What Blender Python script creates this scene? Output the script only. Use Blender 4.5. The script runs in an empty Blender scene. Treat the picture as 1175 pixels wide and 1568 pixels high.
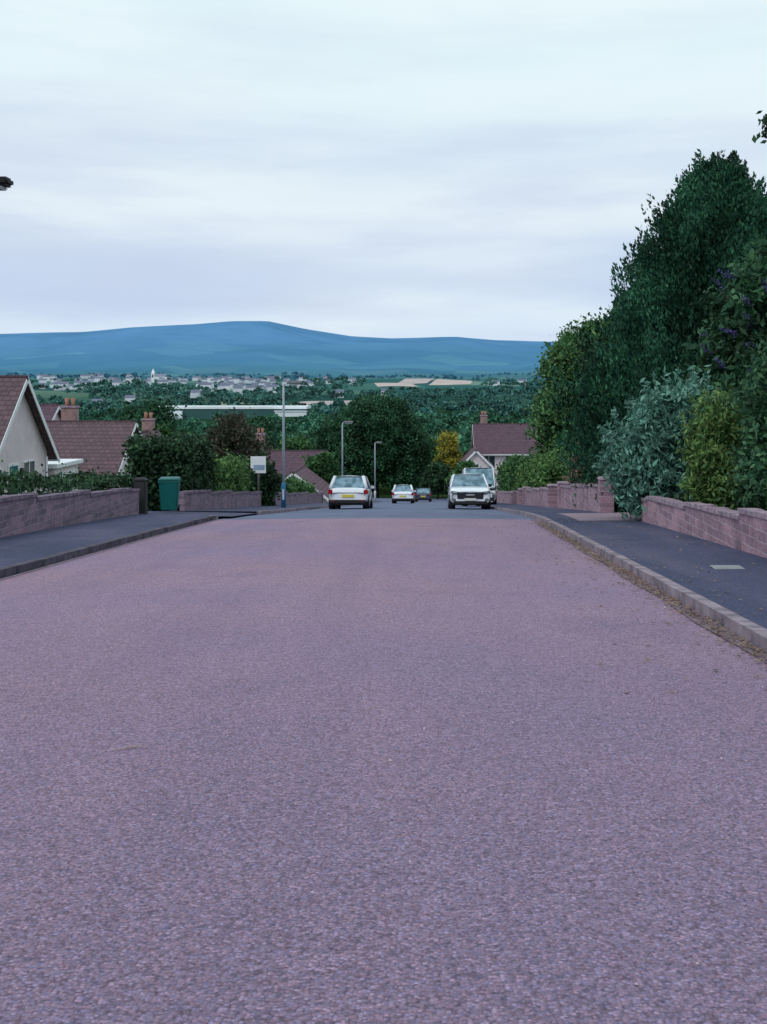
import bpy, bmesh, math, random
import numpy as np
from mathutils import Vector, noise as mnoise
random.seed(5); RNG=np.random.default_rng(11)
scene=bpy.context.scene
COL=scene.collection
# ------------------------------------------------------------------ materials
def new_mat(name):
    m=bpy.data.materials.new(name); m.use_nodes=True
    nt=m.node_tree; b=nt.nodes['Principled BSDF']; return m,nt,b
def N(nt,t,**k):
    n=nt.nodes.new(t)
    for a,v in k.items(): setattr(n,a,v)
    return n
def setin(n,**k):
    for a,v in k.items(): n.inputs[a].default_value=v
def mixc(nt,fac,a,b,blend='MIX'):
    m=N(nt,'ShaderNodeMix',data_type='RGBA',blend_type=blend)
    for idx,v in ((0,fac),(6,a),(7,b)):
        if isinstance(v,bpy.types.NodeSocket): nt.links.new(v,m.inputs[idx])
        elif idx==0: m.inputs[0].default_value=v
        else: m.inputs[idx].default_value=(v[0],v[1],v[2],1)
    return m.outputs[2]
def coords(nt,kind='Object',scale=(1,1,1)):
    tc=N(nt,'ShaderNodeTexCoord'); mp=N(nt,'ShaderNodeMapping')
    nt.links.new(tc.outputs[kind],mp.inputs[0]); mp.inputs['Scale'].default_value=scale
    return mp.outputs[0]
def noise(nt,vec,scale,detail=4,rough=.55):
    n=N(nt,'ShaderNodeTexNoise'); setin(n,Scale=scale,Detail=detail,Roughness=rough)
    nt.links.new(vec,n.inputs['Vector']); return n.outputs['Fac']
def ramp(nt,fac,stops):
    r=N(nt,'ShaderNodeValToRGB'); e=r.color_ramp.elements
    while len(e)<len(stops): e.new(.5)
    for el,(p,c) in zip(e,stops):
        el.position=p; el.color=(c[0],c[1],c[2],1) if not isinstance(c,(int,float)) else (c,c,c,1)
    nt.links.new(fac,r.inputs[0]); return r.outputs[0]
def bump(nt,b,h,strength=.3,dist=.02):
    bp=N(nt,'ShaderNodeBump'); setin(bp,Strength=strength,Distance=dist)
    nt.links.new(h,bp.inputs['Height']); nt.links.new(bp.outputs[0],b.inputs['Normal'])
def simple(name,c1,c2=None,scale=3,rough=.8,bmp=0,metal=0,spec=.3,coat=0):
    m,nt,b=new_mat(name); c2=c2 or tuple(x*.75 for x in c1)
    v=coords(nt); f=noise(nt,v,scale,6)
    f2=ramp(nt,f,[(.3,0.),(.7,1.)])
    nt.links.new(mixc(nt,f2,c2,c1),b.inputs['Base Color'])
    setin(b,Roughness=rough,Metallic=metal); b.inputs['Specular IOR Level'].default_value=spec
    b.inputs['Coat Weight'].default_value=coat
    if bmp: bump(nt,b,noise(nt,v,scale*8,5),bmp)
    return m
def asphalt(name,a,b_,dark,speck=.5,wear=True,vs_=85.0,far=None):
    m,nt,b=new_mat(name); v=coords(nt)
    big=noise(nt,v,.22,4,.55)
    c=mixc(nt,ramp(nt,big,[(.36,0.),(.64,1.)]),a,b_)
    if wear:
        vs=coords(nt,scale=(1.0,.10,1)); w=noise(nt,vs,1.1,4)
        c=mixc(nt,ramp(nt,w,[(.48,0.),(.78,.5)]),c,dark)
        vs2=coords(nt,scale=(.7,.2,1)); w2=noise(nt,vs2,2.6,5)
        c=mixc(nt,ramp(nt,w2,[(.5,0.),(.8,.30)]),c,tuple(x*1.25 for x in a))
        w3=noise(nt,v,.55,6,.65); c=mixc(nt,ramp(nt,w3,[(.54,0.),(.72,.5)]),c,dark)
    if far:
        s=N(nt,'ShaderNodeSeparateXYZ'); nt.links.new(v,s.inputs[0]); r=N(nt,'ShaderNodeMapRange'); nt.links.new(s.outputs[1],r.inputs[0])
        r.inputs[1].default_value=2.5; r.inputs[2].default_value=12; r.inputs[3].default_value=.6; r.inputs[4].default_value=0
        c=mixc(nt,r.outputs[0],c,far)  # vignette-like darkening toward the near end, mixed into the asphalt colour
    vo=N(nt,'ShaderNodeTexVoronoi'); setin(vo,Scale=vs_); nt.links.new(v,vo.inputs['Vector'])
    sep=N(nt,'ShaderNodeSeparateColor'); nt.links.new(vo.outputs['Color'],sep.inputs[0])
    chip=ramp(nt,sep.outputs[0],[(0.,1-speck),(.35,.95),(.8,1.08),(1.,1+speck*1.2)])
    c=mixc(nt,1.,c,chip,'MULTIPLY')
    tint=ramp(nt,sep.outputs[1],[(0.,(.86,.95,1.12)),(.5,(1,1,1)),(1.,(1.12,.97,.96))])
    c=mixc(nt,1.,c,tint,'MULTIPLY')
    gap=ramp(nt,vo.outputs['Distance'],[(.35,1.),(.85,.5)])
    c=mixc(nt,.8,c,gap,'MULTIPLY')
    fine=noise(nt,v,26,6,.7)
    c=mixc(nt,1.,c,ramp(nt,fine,[(.3,.8),(.7,1.2)]),'MULTIPLY')
    nt.links.new(c,b.inputs['Base Color']); setin(b,Roughness=.85); b.inputs['Specular IOR Level'].default_value=.2
    bump(nt,b,vo.outputs['Distance'],.3,-.006)
    return m
def masonry(name,axis,c1,c2,mortar,bw=.42,bh=.16,ms=.012,bm=.6,grime=(.05,.05,.06),gr=.75):
    m,nt,b=new_mat(name); tc=N(nt,'ShaderNodeTexCoord'); s=N(nt,'ShaderNodeSeparateXYZ'); nt.links.new(tc.outputs['Object'],s.inputs[0])
    cb=N(nt,'ShaderNodeCombineXYZ'); nt.links.new(s.outputs[axis],cb.inputs[0]); nt.links.new(s.outputs[2],cb.inputs[1])
    wn=N(nt,'ShaderNodeTexNoise'); setin(wn,Scale=2.5,Detail=3.0); nt.links.new(tc.outputs['Object'],wn.inputs['Vector'])
    wv=mixc(nt,.06,cb.outputs[0],wn.outputs['Color'],'ADD')
    br=N(nt,'ShaderNodeTexBrick'); setin(br,Scale=1.0,**{'Brick Width':bw,'Row Height':bh,'Mortar Size':ms,'Mortar Smooth':.3,'Bias':0.0})
    br.inputs['Color1'].default_value=(*c1,1); br.inputs['Color2'].default_value=(*c2,1); br.inputs['Mortar'].default_value=(*mortar,1)
    nt.links.new(wv,br.inputs['Vector'])
    f=noise(nt,tc.outputs['Object'],1.7,6,.65)
    c=mixc(nt,ramp(nt,f,[(.48,0.),(.75,gr)]),br.outputs['Color'],grime)
    f2=noise(nt,tc.outputs['Object'],22,4)
    c=mixc(nt,1.,c,ramp(nt,f2,[(.3,.75),(.7,1.25)]),'MULTIPLY')
    nt.links.new(c,b.inputs['Base Color']); setin(b,Roughness=.9)
    bump(nt,b,br.outputs['Fac'],bm,-.02)
    return m
def leafmat(name,cols,clump=(.55,1.3),scale=.9,trans=.12):
    m,nt,b=new_mat(name); g=N(nt,'ShaderNodeNewGeometry')
    st=[(i/(len(cols)-1),c) for i,c in enumerate(cols)]
    c=ramp(nt,g.outputs['Random Per Island'],st)
    v=coords(nt); f=noise(nt,v,scale,3)
    c=mixc(nt,1.,c,ramp(nt,f,[(.36,clump[0]),(.64,clump[1])]),'MULTIPLY')
    nt.links.new(c,b.inputs['Base Color']); setin(b,Roughness=.65); b.inputs['Specular IOR Level'].default_value=.15
    if trans:
        tr=N(nt,'ShaderNodeBsdfTranslucent'); nt.links.new(c,tr.inputs[0])
        mx=N(nt,'ShaderNodeMixShader'); mx.inputs[0].default_value=trans
        nt.links.new(b.outputs[0],mx.inputs[1]); nt.links.new(tr.outputs[0],mx.inputs[2])
        nt.links.new(mx.outputs[0],nt.nodes['Material Output'].inputs[0])
    return m
# ------------------------------------------------------------------ geometry helpers
def mesh_obj(name,verts,faces,mat=None,parent=None,smooth=False):
    me=bpy.data.meshes.new(name); me.from_pydata([tuple(map(float,v)) for v in verts],[],faces); me.update()
    if smooth: me.polygons.foreach_set('use_smooth',[True]*len(me.polygons))
    o=bpy.data.objects.new(name,me); COL.objects.link(o)
    if mat: me.materials.append(mat)
    if parent: o.parent=parent
    return o
def quads_np(name,V,mat,parent=None):
    V=np.asarray(V,dtype=np.float32).reshape(-1,3); n=len(V)//4
    me=bpy.data.meshes.new(name); me.vertices.add(n*4); me.vertices.foreach_set('co',V.ravel())
    me.loops.add(n*4); me.loops.foreach_set('vertex_index',np.arange(n*4,dtype=np.int32))
    me.polygons.add(n); me.polygons.foreach_set('loop_start',np.arange(0,n*4,4,dtype=np.int32))
    me.polygons.foreach_set('loop_total',np.full(n,4,dtype=np.int32))
    me.update(calc_edges=True); me.validate()
    me.materials.append(mat); o=bpy.data.objects.new(name,me); COL.objects.link(o)
    if parent: o.parent=parent
    return o
def empty(name,loc,rz=0):
    e=bpy.data.objects.new(name,None); COL.objects.link(e); e.location=loc; e.rotation_euler=(0,0,rz); e.empty_display_size=.3
    return e
def box(name,x0,x1,y0,y1,z0,z1,mat,parent=None,bev=0,taper=None):
    bm=bmesh.new(); r=bmesh.ops.create_cube(bm,size=1)
    for v in bm.verts:
        t=v.co.z>0
        v.co=Vector(((x0+x1)/2+v.co.x*(x1-x0)*(taper if (taper and t) else 1),(y0+y1)/2+v.co.y*(y1-y0)*(taper if (taper and t) else 1),(z0+z1)/2+v.co.z*(z1-z0)))
    if bev: bmesh.ops.bevel(bm,geom=bm.edges[:],offset=bev,segments=2,affect='EDGES')
    me=bpy.data.meshes.new(name); bm.to_mesh(me); bm.free(); me.materials.append(mat)
    o=bpy.data.objects.new(name,me); COL.objects.link(o)
    if parent: o.parent=parent
    return o
def tube(name,pts,rads,mat,parent=None,seg=8):
    V=[];F=[]
    P=[Vector(p) for p in pts]
    for i,p in enumerate(P):
        d=(P[min(i+1,len(P)-1)]-P[max(i-1,0)]).normalized()
        a=d.orthogonal().normalized() if abs(d.z)<.95 else Vector((1,0,0)); a=(a-d*a.dot(d)).normalized(); b=d.cross(a)
        for k in range(seg):
            t=2*math.pi*k/seg; V.append(p+(a*math.cos(t)+b*math.sin(t))*rads[i])
    for i in range(len(P)-1):
        for k in range(seg):
            k2=(k+1)%seg; F.append((i*seg+k,i*seg+k2,(i+1)*seg+k2,(i+1)*seg+k))
    F.append(tuple(range(seg))[::-1]); F.append(tuple((len(P)-1)*seg+k for k in range(seg)))
    return mesh_obj(name,V,F,mat,parent,True)
def merge_boxes(name,boxes,mat,parent=None):
    V=[];F=[]
    for (x0,x1,y0,y1,z0,z1,dz) in boxes:
        b=len(V)
        for (x,y,z) in ((x0,y0,z0),(x1,y0,z0),(x1,y1,z0+dz),(x0,y1,z0+dz),(x0,y0,z1),(x1,y0,z1),(x1,y1,z1+dz),(x0,y1,z1+dz)): V.append((x,y,z))
        F+=[(b,b+3,b+2,b+1),(b+4,b+5,b+6,b+7),(b,b+1,b+5,b+4),(b+1,b+2,b+6,b+5),(b+2,b+3,b+7,b+6),(b+3,b,b+4,b+7)]
    return mesh_obj(name,V,F,mat,parent)
def leafquads(C,size,rng,up=0.3,elong=1.6,dirv=None,dw=0.0):
    n=len(C); a=rng.normal(size=(n,3)); a[:,2]+=up
    if dirv is not None: a=a*(1-dw)+dirv*dw*2
    a/=np.linalg.norm(a,axis=1,keepdims=True)
    r=rng.normal(size=(n,3)); b=np.cross(a,r); b/=np.linalg.norm(b,axis=1,keepdims=True)+1e-9
    s=(size*rng.uniform(.6,1.4,n))[:,None]
    L=a*s*.5*elong; W=b*s*.5
    V=np.stack([C-L,C+W-L*.1,C+L,C-W-L*.1],axis=1)
    return V.reshape(-1,3)
def ell_points(ells,nsub,nleaf,subr,rng,inner=.55):
    out=[]
    vol=np.array([e[3]*e[4]+e[4]*e[5]+e[3]*e[5] for e in ells]); cnt=np.maximum(1,(vol/vol.sum()*nsub)).astype(int)
    for e,k in zip(ells,cnt):
        d=rng.normal(size=(k,3)); d/=np.linalg.norm(d,axis=1,keepdims=True)
        r=rng.uniform(inner,1.05,(k,1))
        c=np.array(e[:3])+d*r*np.array(e[3:])
        sr=subr*rng.uniform(.5,1.3,(k,1,1))
        q=c[:,None,:]+rng.normal(size=(k,nleaf,3))*.5*sr*np.array([1,1,.75])
        out.append(q.reshape(-1,3))
    return np.concatenate(out)
def blob(name,ells,scale,mat,parent):
    bm=bmesh.new()
    for e in ells:
        r=bmesh.ops.create_icosphere(bm,subdivisions=3,radius=1)
        for v in r['verts']:
            n=1+.35*mnoise.noise(Vector((v.co.x*2+e[0],v.co.y*2+e[1],v.co.z*2)))
            v.co=Vector((e[0]+v.co.x*e[3]*scale*n,e[1]+v.co.y*e[4]*scale*n,e[2]+v.co.z*e[5]*scale*n))
    me=bpy.data.meshes.new(name); bm.to_mesh(me); bm.free(); me.materials.append(mat)
    o=bpy.data.objects.new(name,me); COL.objects.link(o); o.parent=parent; return o

# ------------------------------------------------------------------ terrain profile
EYE=1.6
prof=[(-60,4.2),(-20,1.46),(22,-1.606),(27.5,-2.03),(31,-2.38),(112,-11.25),(122,-11.9),(150,-15),(200,-20),(400,-36),(700,-44),(1000,-43),(1200,-40),(1500,-33),(2000,-22),(2500,-5),(3000,8),(3500,24)]
px=[p[0] for p in prof]; pz=[p[1] for p in prof]
def zr(y): return float(np.interp(y,px,pz))
ridge_u=[-400,8,130,200,300,355,410,470,540,600,700,760,830,1000,1400,1800]
ridge_v=[522,511,508,501,496,491.5,491.5,504,515,518,516,521,523,526,518,524]
def zt(x,y):
    b=zr(min(y,3500))
    if y>140: b+= (3+min(y,2500)*.003)*mnoise.noise(Vector((x*.006,y*.004,2.3)))*min(1,(y-140)/200)
    if y>3400:
        R=6000
        u=663+1600*x/y
        rz=(585-float(np.interp(u,ridge_u,ridge_v)))/1600*R+EYE
        t=min(1,(y-3400)/(R-3400))
        s=t*t*(3-2*t)*.5+t*.5
        n=mnoise.noise(Vector((x*.0011,y*.0011,7)))+.5*mnoise.noise(Vector((x*.003,y*.003,1)))
        b=b*(1-s)+rz*s+n*55*math.sin(math.pi*min(1,t))
        if y>R: b=rz-(y-R)*.12+mnoise.noise(Vector((x*.001,y*.001,0)))*10
    return b
ys=[-60,-40,-20]+[float(v) for v in np.arange(-19,34,1.0)]+[float(v) for v in np.arange(34,126,4)]+[130,140,150,165,180,200,225,250,300,350,400,460,520,600,700,800,900,1000,1100,1200,1350,1500,1600,1700,1900,2100,2300,2400,2500,2600,2700,2800,2900,3100,3300,3500]+[float(v) for v in np.arange(3600,6101,90)]+[6400,7000,9000,14000]
ys=sorted(set(ys))
NC=221; cs=np.linspace(-1,1,NC)
V=[];F=[]
for y in ys:
    for c in cs:
        x=c*(60+.85*max(y,0)); V.append((x,y,zt(x,y)-.06))
for j in range(len(ys)-1):
    for i in range(NC-1):
        a=j*NC+i; F.append((a,a+1,a+NC+1,a+NC))
m,nt,b=new_mat('ground_mat')
geo=N(nt,'ShaderNodeNewGeometry'); sp=N(nt,'ShaderNodeSeparateXYZ'); nt.links.new(geo.outputs['Position'],sp.inputs[0])
def mr(a,b_,src):
    r=N(nt,'ShaderNodeMapRange'); nt.links.new(src,r.inputs[0]); r.inputs[1].default_value=a; r.inputs[2].default_value=b_; return r.outputs[0]
n1=noise(nt,geo.outputs['Position'],.8,6,.6)
near=mixc(nt,n1,(.02,.05,.018),(.06,.09,.03))
vo=N(nt,'ShaderNodeTexVoronoi'); setin(vo,Scale=.0042); nt.links.new(geo.outputs['Position'],vo.inputs['Vector'])
sc=N(nt,'ShaderNodeSeparateColor'); nt.links.new(vo.outputs['Color'],sc.inputs[0])
fields=ramp(nt,sc.outputs[0],[(0.,(.025,.09,.10)),(.4,(.04,.12,.115)),(.7,(.07,.17,.15)),(1.,(.15,.24,.20))])
mid=mixc(nt,mr(150,500,sp.outputs[1]),near,(.02,.055,.03))
mid=mixc(nt,mr(1300,2400,sp.outputs[1]),mid,fields)
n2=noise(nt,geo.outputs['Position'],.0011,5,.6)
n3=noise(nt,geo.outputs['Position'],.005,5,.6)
hill=mixc(nt,ramp(nt,n2,[(.38,0.),(.62,1.)]),(.115,.265,.485),(.095,.235,.42))  # aerial haze painted into the far hill as blue base colours
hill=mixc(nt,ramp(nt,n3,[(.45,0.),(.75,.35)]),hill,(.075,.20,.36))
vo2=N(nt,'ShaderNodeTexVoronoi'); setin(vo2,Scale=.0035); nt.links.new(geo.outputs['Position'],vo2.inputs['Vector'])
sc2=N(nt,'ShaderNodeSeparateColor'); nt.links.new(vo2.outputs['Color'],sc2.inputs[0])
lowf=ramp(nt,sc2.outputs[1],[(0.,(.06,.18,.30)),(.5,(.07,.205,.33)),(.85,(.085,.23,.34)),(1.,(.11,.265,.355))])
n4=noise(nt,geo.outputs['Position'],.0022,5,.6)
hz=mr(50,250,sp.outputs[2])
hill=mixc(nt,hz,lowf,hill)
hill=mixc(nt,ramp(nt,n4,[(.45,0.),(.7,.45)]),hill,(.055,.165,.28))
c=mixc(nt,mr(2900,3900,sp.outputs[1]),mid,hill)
nt.links.new(c,b.inputs['Base Color']); setin(b,Roughness=1.0); b.inputs['Specular IOR Level'].default_value=0
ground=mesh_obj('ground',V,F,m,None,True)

# ------------------------------------------------------------------ road, kerbs, pavements
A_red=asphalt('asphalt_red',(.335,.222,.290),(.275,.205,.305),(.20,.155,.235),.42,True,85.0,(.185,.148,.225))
A_grey=asphalt('asphalt_grey',(.17,.20,.30),(.13,.16,.24),(.095,.11,.17),.3)
A_pave=asphalt('asphalt_pavement',(.080,.085,.155),(.045,.058,.11),(.16,.14,.20),.4)
A_drive=asphalt('asphalt_driveway',(.40,.29,.34),(.28,.22,.27),(.18,.15,.19),.3)
kerbm=simple('kerb_stone',(.36,.29,.34),(.12,.10,.13),3.5,.9,.3)
kerbd=simple('kerb_stone_dark',(.12,.10,.14),(.035,.035,.05),5,.9,.3)
def sweep(name,section,y0,y1,mat,xf=lambda y:0,zf=zr,parent=None):
    yy=[y0]+[y for y in ys if y0<y<y1]+[y1]
    k=len(section); V=[];F=[]
    for y in yy:
        for dx,dz in section: V.append((dx+xf(y),y,zf(y)+dz))
    for j in range(len(yy)-1):
        for i in range(k-1):
            a=j*k+i; F.append((a,a+1,a+k+1,a+k))
    return mesh_obj(name,V,F,mat,parent)
XL,XR=-5.72,2.76
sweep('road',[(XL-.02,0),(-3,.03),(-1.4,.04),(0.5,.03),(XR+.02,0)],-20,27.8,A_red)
sweep('road',[(XL-.02,0),(-3,.03),(-1.4,.04),(0.5,.03),(XR+.02,0)],27.8,113,A_grey)
mesh_obj('side_road',[(-80,113,zr(113)+.01),(80,113,zr(113)+.01),(80,120,zr(120)+.03),(-80,120,zr(120)+.03)],[(0,1,2,3)],A_grey)
mesh_obj('driveway',[(-9,28.58,zr(28.58)+.124),(-5.5,28.58,zr(28.58)+.06),(-5.5,33.02,zr(33.02)+.06),(-9,33.02,zr(33.02)+.124)],[(0,1,2,3)],A_pave)
def kerbrun(name,x,side,y0,y1,mat,xf=lambda y:0):
    e=empty(name,(0,0,0))
    L=.9; y=y0; B=[]
    while y<y1-.1:
        ye=min(y+L,y1)-.012
        j=random.uniform(-.009,.009); xo=x+xf(y)
        xa,xb=(xo+j,xo+.14) if side>0 else (xo-.14,xo+j)
        B.append((xa,xb,y,ye,zr(y)-.05,zr(y)+.115+random.uniform(-.006,.006),zr(ye)-zr(y)))
        y+=L
    merge_boxes('kerb_stones',B,mat,e)
    return e
kerbrun('kerb',XL,-1,-18,27.6,kerbd)
kerbrun('kerb',XR,1,-18,60,kerbm)
kerbrun('kerb',-5.45,-1,33.2,112,kerbm)
kerbrun('kerb',XR,1,60,112,kerbm)
gut=simple('gutter_dust',(.42,.33,.40),(.20,.15,.20),9,.95,.3)
gut2=simple('gutter_damp',(.22,.16,.19),(.12,.09,.12),5,.95,.5)
sweep('gutter',[(XL+.003,.006),(XL+.07,.008)],-18,27.6,gut)
sweep('gutter',[(XR-.16,.012),(XR-.003,.006)],-18,27.6,gut2,lambda y:.03*math.sin(y*1.7)-.03)
sweep('pavement',[(-8.4,.13),(XL-.135,.112)],-20,28.6,A_pave)
sweep('pavement',[(-8.4,.13),(-5.585,.112)],33,112,A_pave)
sweep('pavement',[(XR+.135,.112),(5.2,.13)],-20,112,A_pave)
sweep('driveway',[(3.5,.124),(5.1,.136),(12,.3)],24.9,29.6,A_drive)
e=empty('kerb',(0,0,0)); B=[]
for i in range(6):
    t=i/6*math.pi/2; x=XL-1.5*(1-math.cos(t)); y=27.6+1.3*math.sin(t)
    B.append((x-.2,x,y,y+.24,zr(y)-.05,zr(y)+.11-.008*i,-.02))
merge_boxes('kerb_stones',B,kerbm,e)
cov=empty('utility_cover',(3.98,14.1,zr(14.1)+.122))
covm=simple('cover_metal',(.42,.42,.45),(.25,.25,.28),20,.6,.2)
box('frame',-.2,.2,-.14,.14,0,.012,covm,cov,.003); box('lid',-.17,.17,-.11,.11,.0125,.018,simple('cover_lid',(.3,.3,.33),None,30,.6,.3),cov)
n=3600
yy=7+RNG.power(1.1,n)*19; xx=XR-.02-np.abs(RNG.normal(0,.12,n)); far=RNG.random(n)<.15; xx[far]-=RNG.random(far.sum())**2*1.3
onp=RNG.random(n)<.14; xx[onp]=XR+.16+RNG.random(onp.sum())**1.5*2.0
zz=np.array([zr(v) for v in yy])+np.where(onp,.136,.024)
C=np.stack([xx,yy,zz],1)
a=RNG.normal(size=(n,3)); a[:,2]*=.15; a/=np.linalg.norm(a,axis=1,keepdims=True); bb=np.stack([-a[:,1],a[:,0],RNG.normal(0,.15,n)],1); s=RNG.uniform(.010,.032,n)[:,None]
quads_np('fallen_leaves',np.stack([C-a*s,C+bb*s*.6,C+a*s,C-bb*s*.6],1),leafmat('dead_leaf',[(.14,.08,.05),(.28,.18,.12),(.08,.05,.05),(.33,.25,.19)],(.8,1.2)))
n=260
xx=RNG.uniform(-5.6,2.6,n); yy=3+RNG.random(n)**1.3*20; s=RNG.uniform(.004,.010,n)
V=[];F=[]
for i in range(n):
    z=zr(yy[i])+.032; b0=len(V); r=s[i]
    for k in range(5):
        t=k/5*6.283+random.random()*.6; V.append((xx[i]+r*math.cos(t),yy[i]+r*math.sin(t)*.8,z))
    V.append((xx[i],yy[i],z+r*.9))
    for k in range(5): F.append((b0+k,b0+(k+1)%5,b0+5))
mesh_obj('loose_chippings',V,F,simple('pale_stone',(.65,.58,.62),(.35,.30,.34),3,.8))
tw=empty('fallen_twig',(-1.62,5.6,zr(5.6)+.045)); tube('stem',[(-.09,-.03,0),(0,.012,.008),(.09,.03,0)],[.003,.0035,.002],simple('twig_bark',(.5,.38,.36),None,20,.9),tw,5); tube('side_shoot',[(0,.012,.006),(.03,.05,.003)],[.002,.0015],simple('twig_bark2',(.45,.34,.32),None,20,.9),tw,5)

# ------------------------------------------------------------------ garden walls
W_pink=masonry('wall_stone_pink',1,(.42,.25,.31),(.26,.16,.22),(.44,.34,.40),grime=(.08,.06,.08),gr=.7)
W_left=masonry('wall_stone_grey',1,(.27,.175,.24),(.15,.11,.16),(.28,.23,.29),.34,.13,grime=(.06,.05,.07))
cop=simple('coping_stone',(.44,.33,.40),(.17,.13,.17),5,.9,.4)
cop_d=simple('coping_stone_dark',(.27,.20,.27),(.10,.085,.12),5,.9,.4)
def gwall(name,x,y0,y1,h,mat,cm,panel=3.4,th=.24,piers=True):
    e=empty(name,(x,y0,zr(y0)))
    B=[];C=[]
    y=y0
    while y<y1-.2:
        ye=min(y+panel,y1); z0=zr(y)-zr(y0); dz=zr(ye)-zr(y)
        off=.05+random.uniform(-.03,.03)
        B.append((-th/2,th/2,y-y0,ye-y0-.002,z0-.3,z0+h+off,dz*.75-.0))
        yc=y
        while yc<ye-.05:
            yn=min(yc+.46,ye); t=(yc-y)/(ye-y)
            C.append((-th/2-.03,th/2+.03,yc-y0,yn-y0-.008,z0+h+off+dz*.75*t+.002,z0+h+off+dz*.75*t+.075+random.uniform(-.015,.015),dz*.75*(yn-yc)/(ye-y)))
            yc+=.46
        y+=panel
    merge_boxes('wall_body',B,mat,e); merge_boxes('coping',C,cm,e)
    if piers:
        for yy_ in (y0,y1):
            z=zr(yy_)-zr(y0); box('pier',-.2,.2,yy_-y0-.2,yy_-y0+.2,z-.3,z+h+.26,mat,e,.01)
            box('pier_cap',-.24,.24,yy_-y0-.24,yy_-y0+.24,z+h+.262,z+h+.34,cm,e,.02,.85)
    return e
gwall('stone_garden_wall',-8.15,8,28.6,.68,W_left,cop_d,3.3,.24,False)
gwall('stone_garden_wall',-8.15,33.8,49,.60,W_left,cop_d,4,.24,False)
gwall('stone_garden_wall',-8.15,53,76,.6,W_left,cop_d,5)
gwall('stone_garden_wall',5.05,6,24.6,.58,W_pink,cop,3.6,.24,False)
gwall('stone_garden_wall',5.05,30.4,40.4,.82,W_pink,cop,3.4)
gwall('stone_garden_wall',5.05,44,56,.76,W_pink,cop,4)
gwall('stone_garden_wall',5.05,59,80,.7,W_pink,cop,5)

# ------------------------------------------------------------------ vegetation
bark=simple('bark',(.07,.05,.045),(.03,.025,.025),8,.95,.5)
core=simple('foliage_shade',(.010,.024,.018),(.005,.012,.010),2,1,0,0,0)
def tree(name,loc,ells,nsub,nleaf,subr,leaf,mat,trunk_h,trunk_r,seed=0,up=.3,elong=1.6,corescale=.62,limbs=6):
    rng=np.random.default_rng(seed); e=empty(name,loc)
    P=ell_points(ells,nsub,nleaf,subr,rng)
    quads_np('foliage',leafquads(P,leaf,rng,up,elong),mat,e)
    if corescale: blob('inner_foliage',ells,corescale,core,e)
    if trunk_h:
        tube('trunk',[(0,0,-.3),(.05,0,trunk_h*.4),(-.05,.05,trunk_h)],[trunk_r*1.3,trunk_r,trunk_r*.6],bark,e)
        for i in range(limbs):
            el=ells[i%len(ells)]
            p1=Vector((0,0,trunk_h*(.5+.08*i)))
            p2=Vector(el[:3])+Vector((rng.normal()*.4*el[3],rng.normal()*.4*el[4],.3*el[5]))
            mid_=(p1+p2)/2+Vector((0,0,.3)); tube('limb_%d'%(i+1),[p1,mid_,p2],[trunk_r*.5,trunk_r*.3,trunk_r*.1],bark,e,6)
    return e
def hedge(name,x0,x1,y0,y1,h,n,leaf,mat,seed=0,jit=.07,wav=.12):
    rng=np.random.default_rng(seed); e=empty(name,((x0+x1)/2,y0,zr(y0)))
    w=(x1-x0)/2; dz=zr(y1)-zr(y0); D=y1-y0
    P=rng.random((n,3)); f=rng.integers(0,6,n)
    P[f==0,0]=0; P[f==1,0]=1; P[f==2,1]=0; P[f==3,1]=1; P[f>=4,2]=1
    Q=np.stack([-w+P[:,0]*2*w,P[:,1]*D,P[:,2]*h],1)
    bl=np.array([mnoise.noise(Vector((q[0]*1.3,q[1]*1.1,q[2]*1.3+seed))) for q in Q])
    Q[:,2]+=P[:,2]*wav*3*np.array([mnoise.noise(Vector((q[0]*.6,q[1]*.8,seed*3.1))) for q in Q])
    Q[:,0]*=1+bl*.16
    Q+=rng.normal(size=Q.shape)*jit
    sp_=rng.random(n)<.06; Q[sp_,2]+=np.abs(rng.normal(size=sp_.sum()))*jit*2.2*(P[sp_,2]>.95)
    Q[:,2]+=dz*P[:,1]
    quads_np('foliage',leafquads(Q,leaf,rng,.3,1.6),mat,e)
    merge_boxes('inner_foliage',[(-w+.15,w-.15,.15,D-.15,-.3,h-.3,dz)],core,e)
    for i in range(3):
        yy_=D*(i+.5)/3; tube('stem_%d'%i,[(0,yy_,dz*(i+.5)/3-.2),(0,yy_,dz*(i+.5)/3+h*.6)],[.05,.02],bark,e,5)
    return e
L_dark=leafmat('leaf_dark_hedge',[(.014,.036,.022),(.026,.062,.032),(.05,.10,.045)],(.5,1.6))
L_mid=leafmat('leaf_mid_green',[(.025,.08,.032),(.045,.12,.042),(.085,.17,.055)],(.5,1.5),.5)
L_lime=leafmat('leaf_light_green',[(.05,.13,.045),(.09,.19,.06),(.15,.25,.08)])
L_con=leafmat('leaf_conifer',[(.010,.050,.034),(.019,.075,.045),(.038,.115,.055)],(.35,1.7),.55,.06)
L_grey=leafmat('leaf_grey_green',[(.05,.15,.115),(.11,.25,.195),(.20,.37,.30)],(.6,1.35),1.5)
L_ylw=leafmat('leaf_yellow_green',[(.055,.13,.045),(.10,.19,.06),(.18,.26,.08)],(.6,1.35),1.5)
L_bud=leafmat('leaf_buddleia',[(.018,.058,.036),(.034,.095,.048),(.07,.155,.07)],(.4,1.6),1.0)
L_flo=leafmat('flower_purple',[(.06,.045,.16),(.10,.075,.27),(.14,.11,.34)],(.8,1.2))
L_broad=leafmat('leaf_broad',[(.035,.10,.04),(.065,.155,.06),(.13,.22,.075)],(.5,1.45),.5)
L_oak=leafmat('leaf_oak',[(.016,.058,.035),(.028,.085,.045),(.05,.12,.055)],(.4,1.8),.4)
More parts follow.
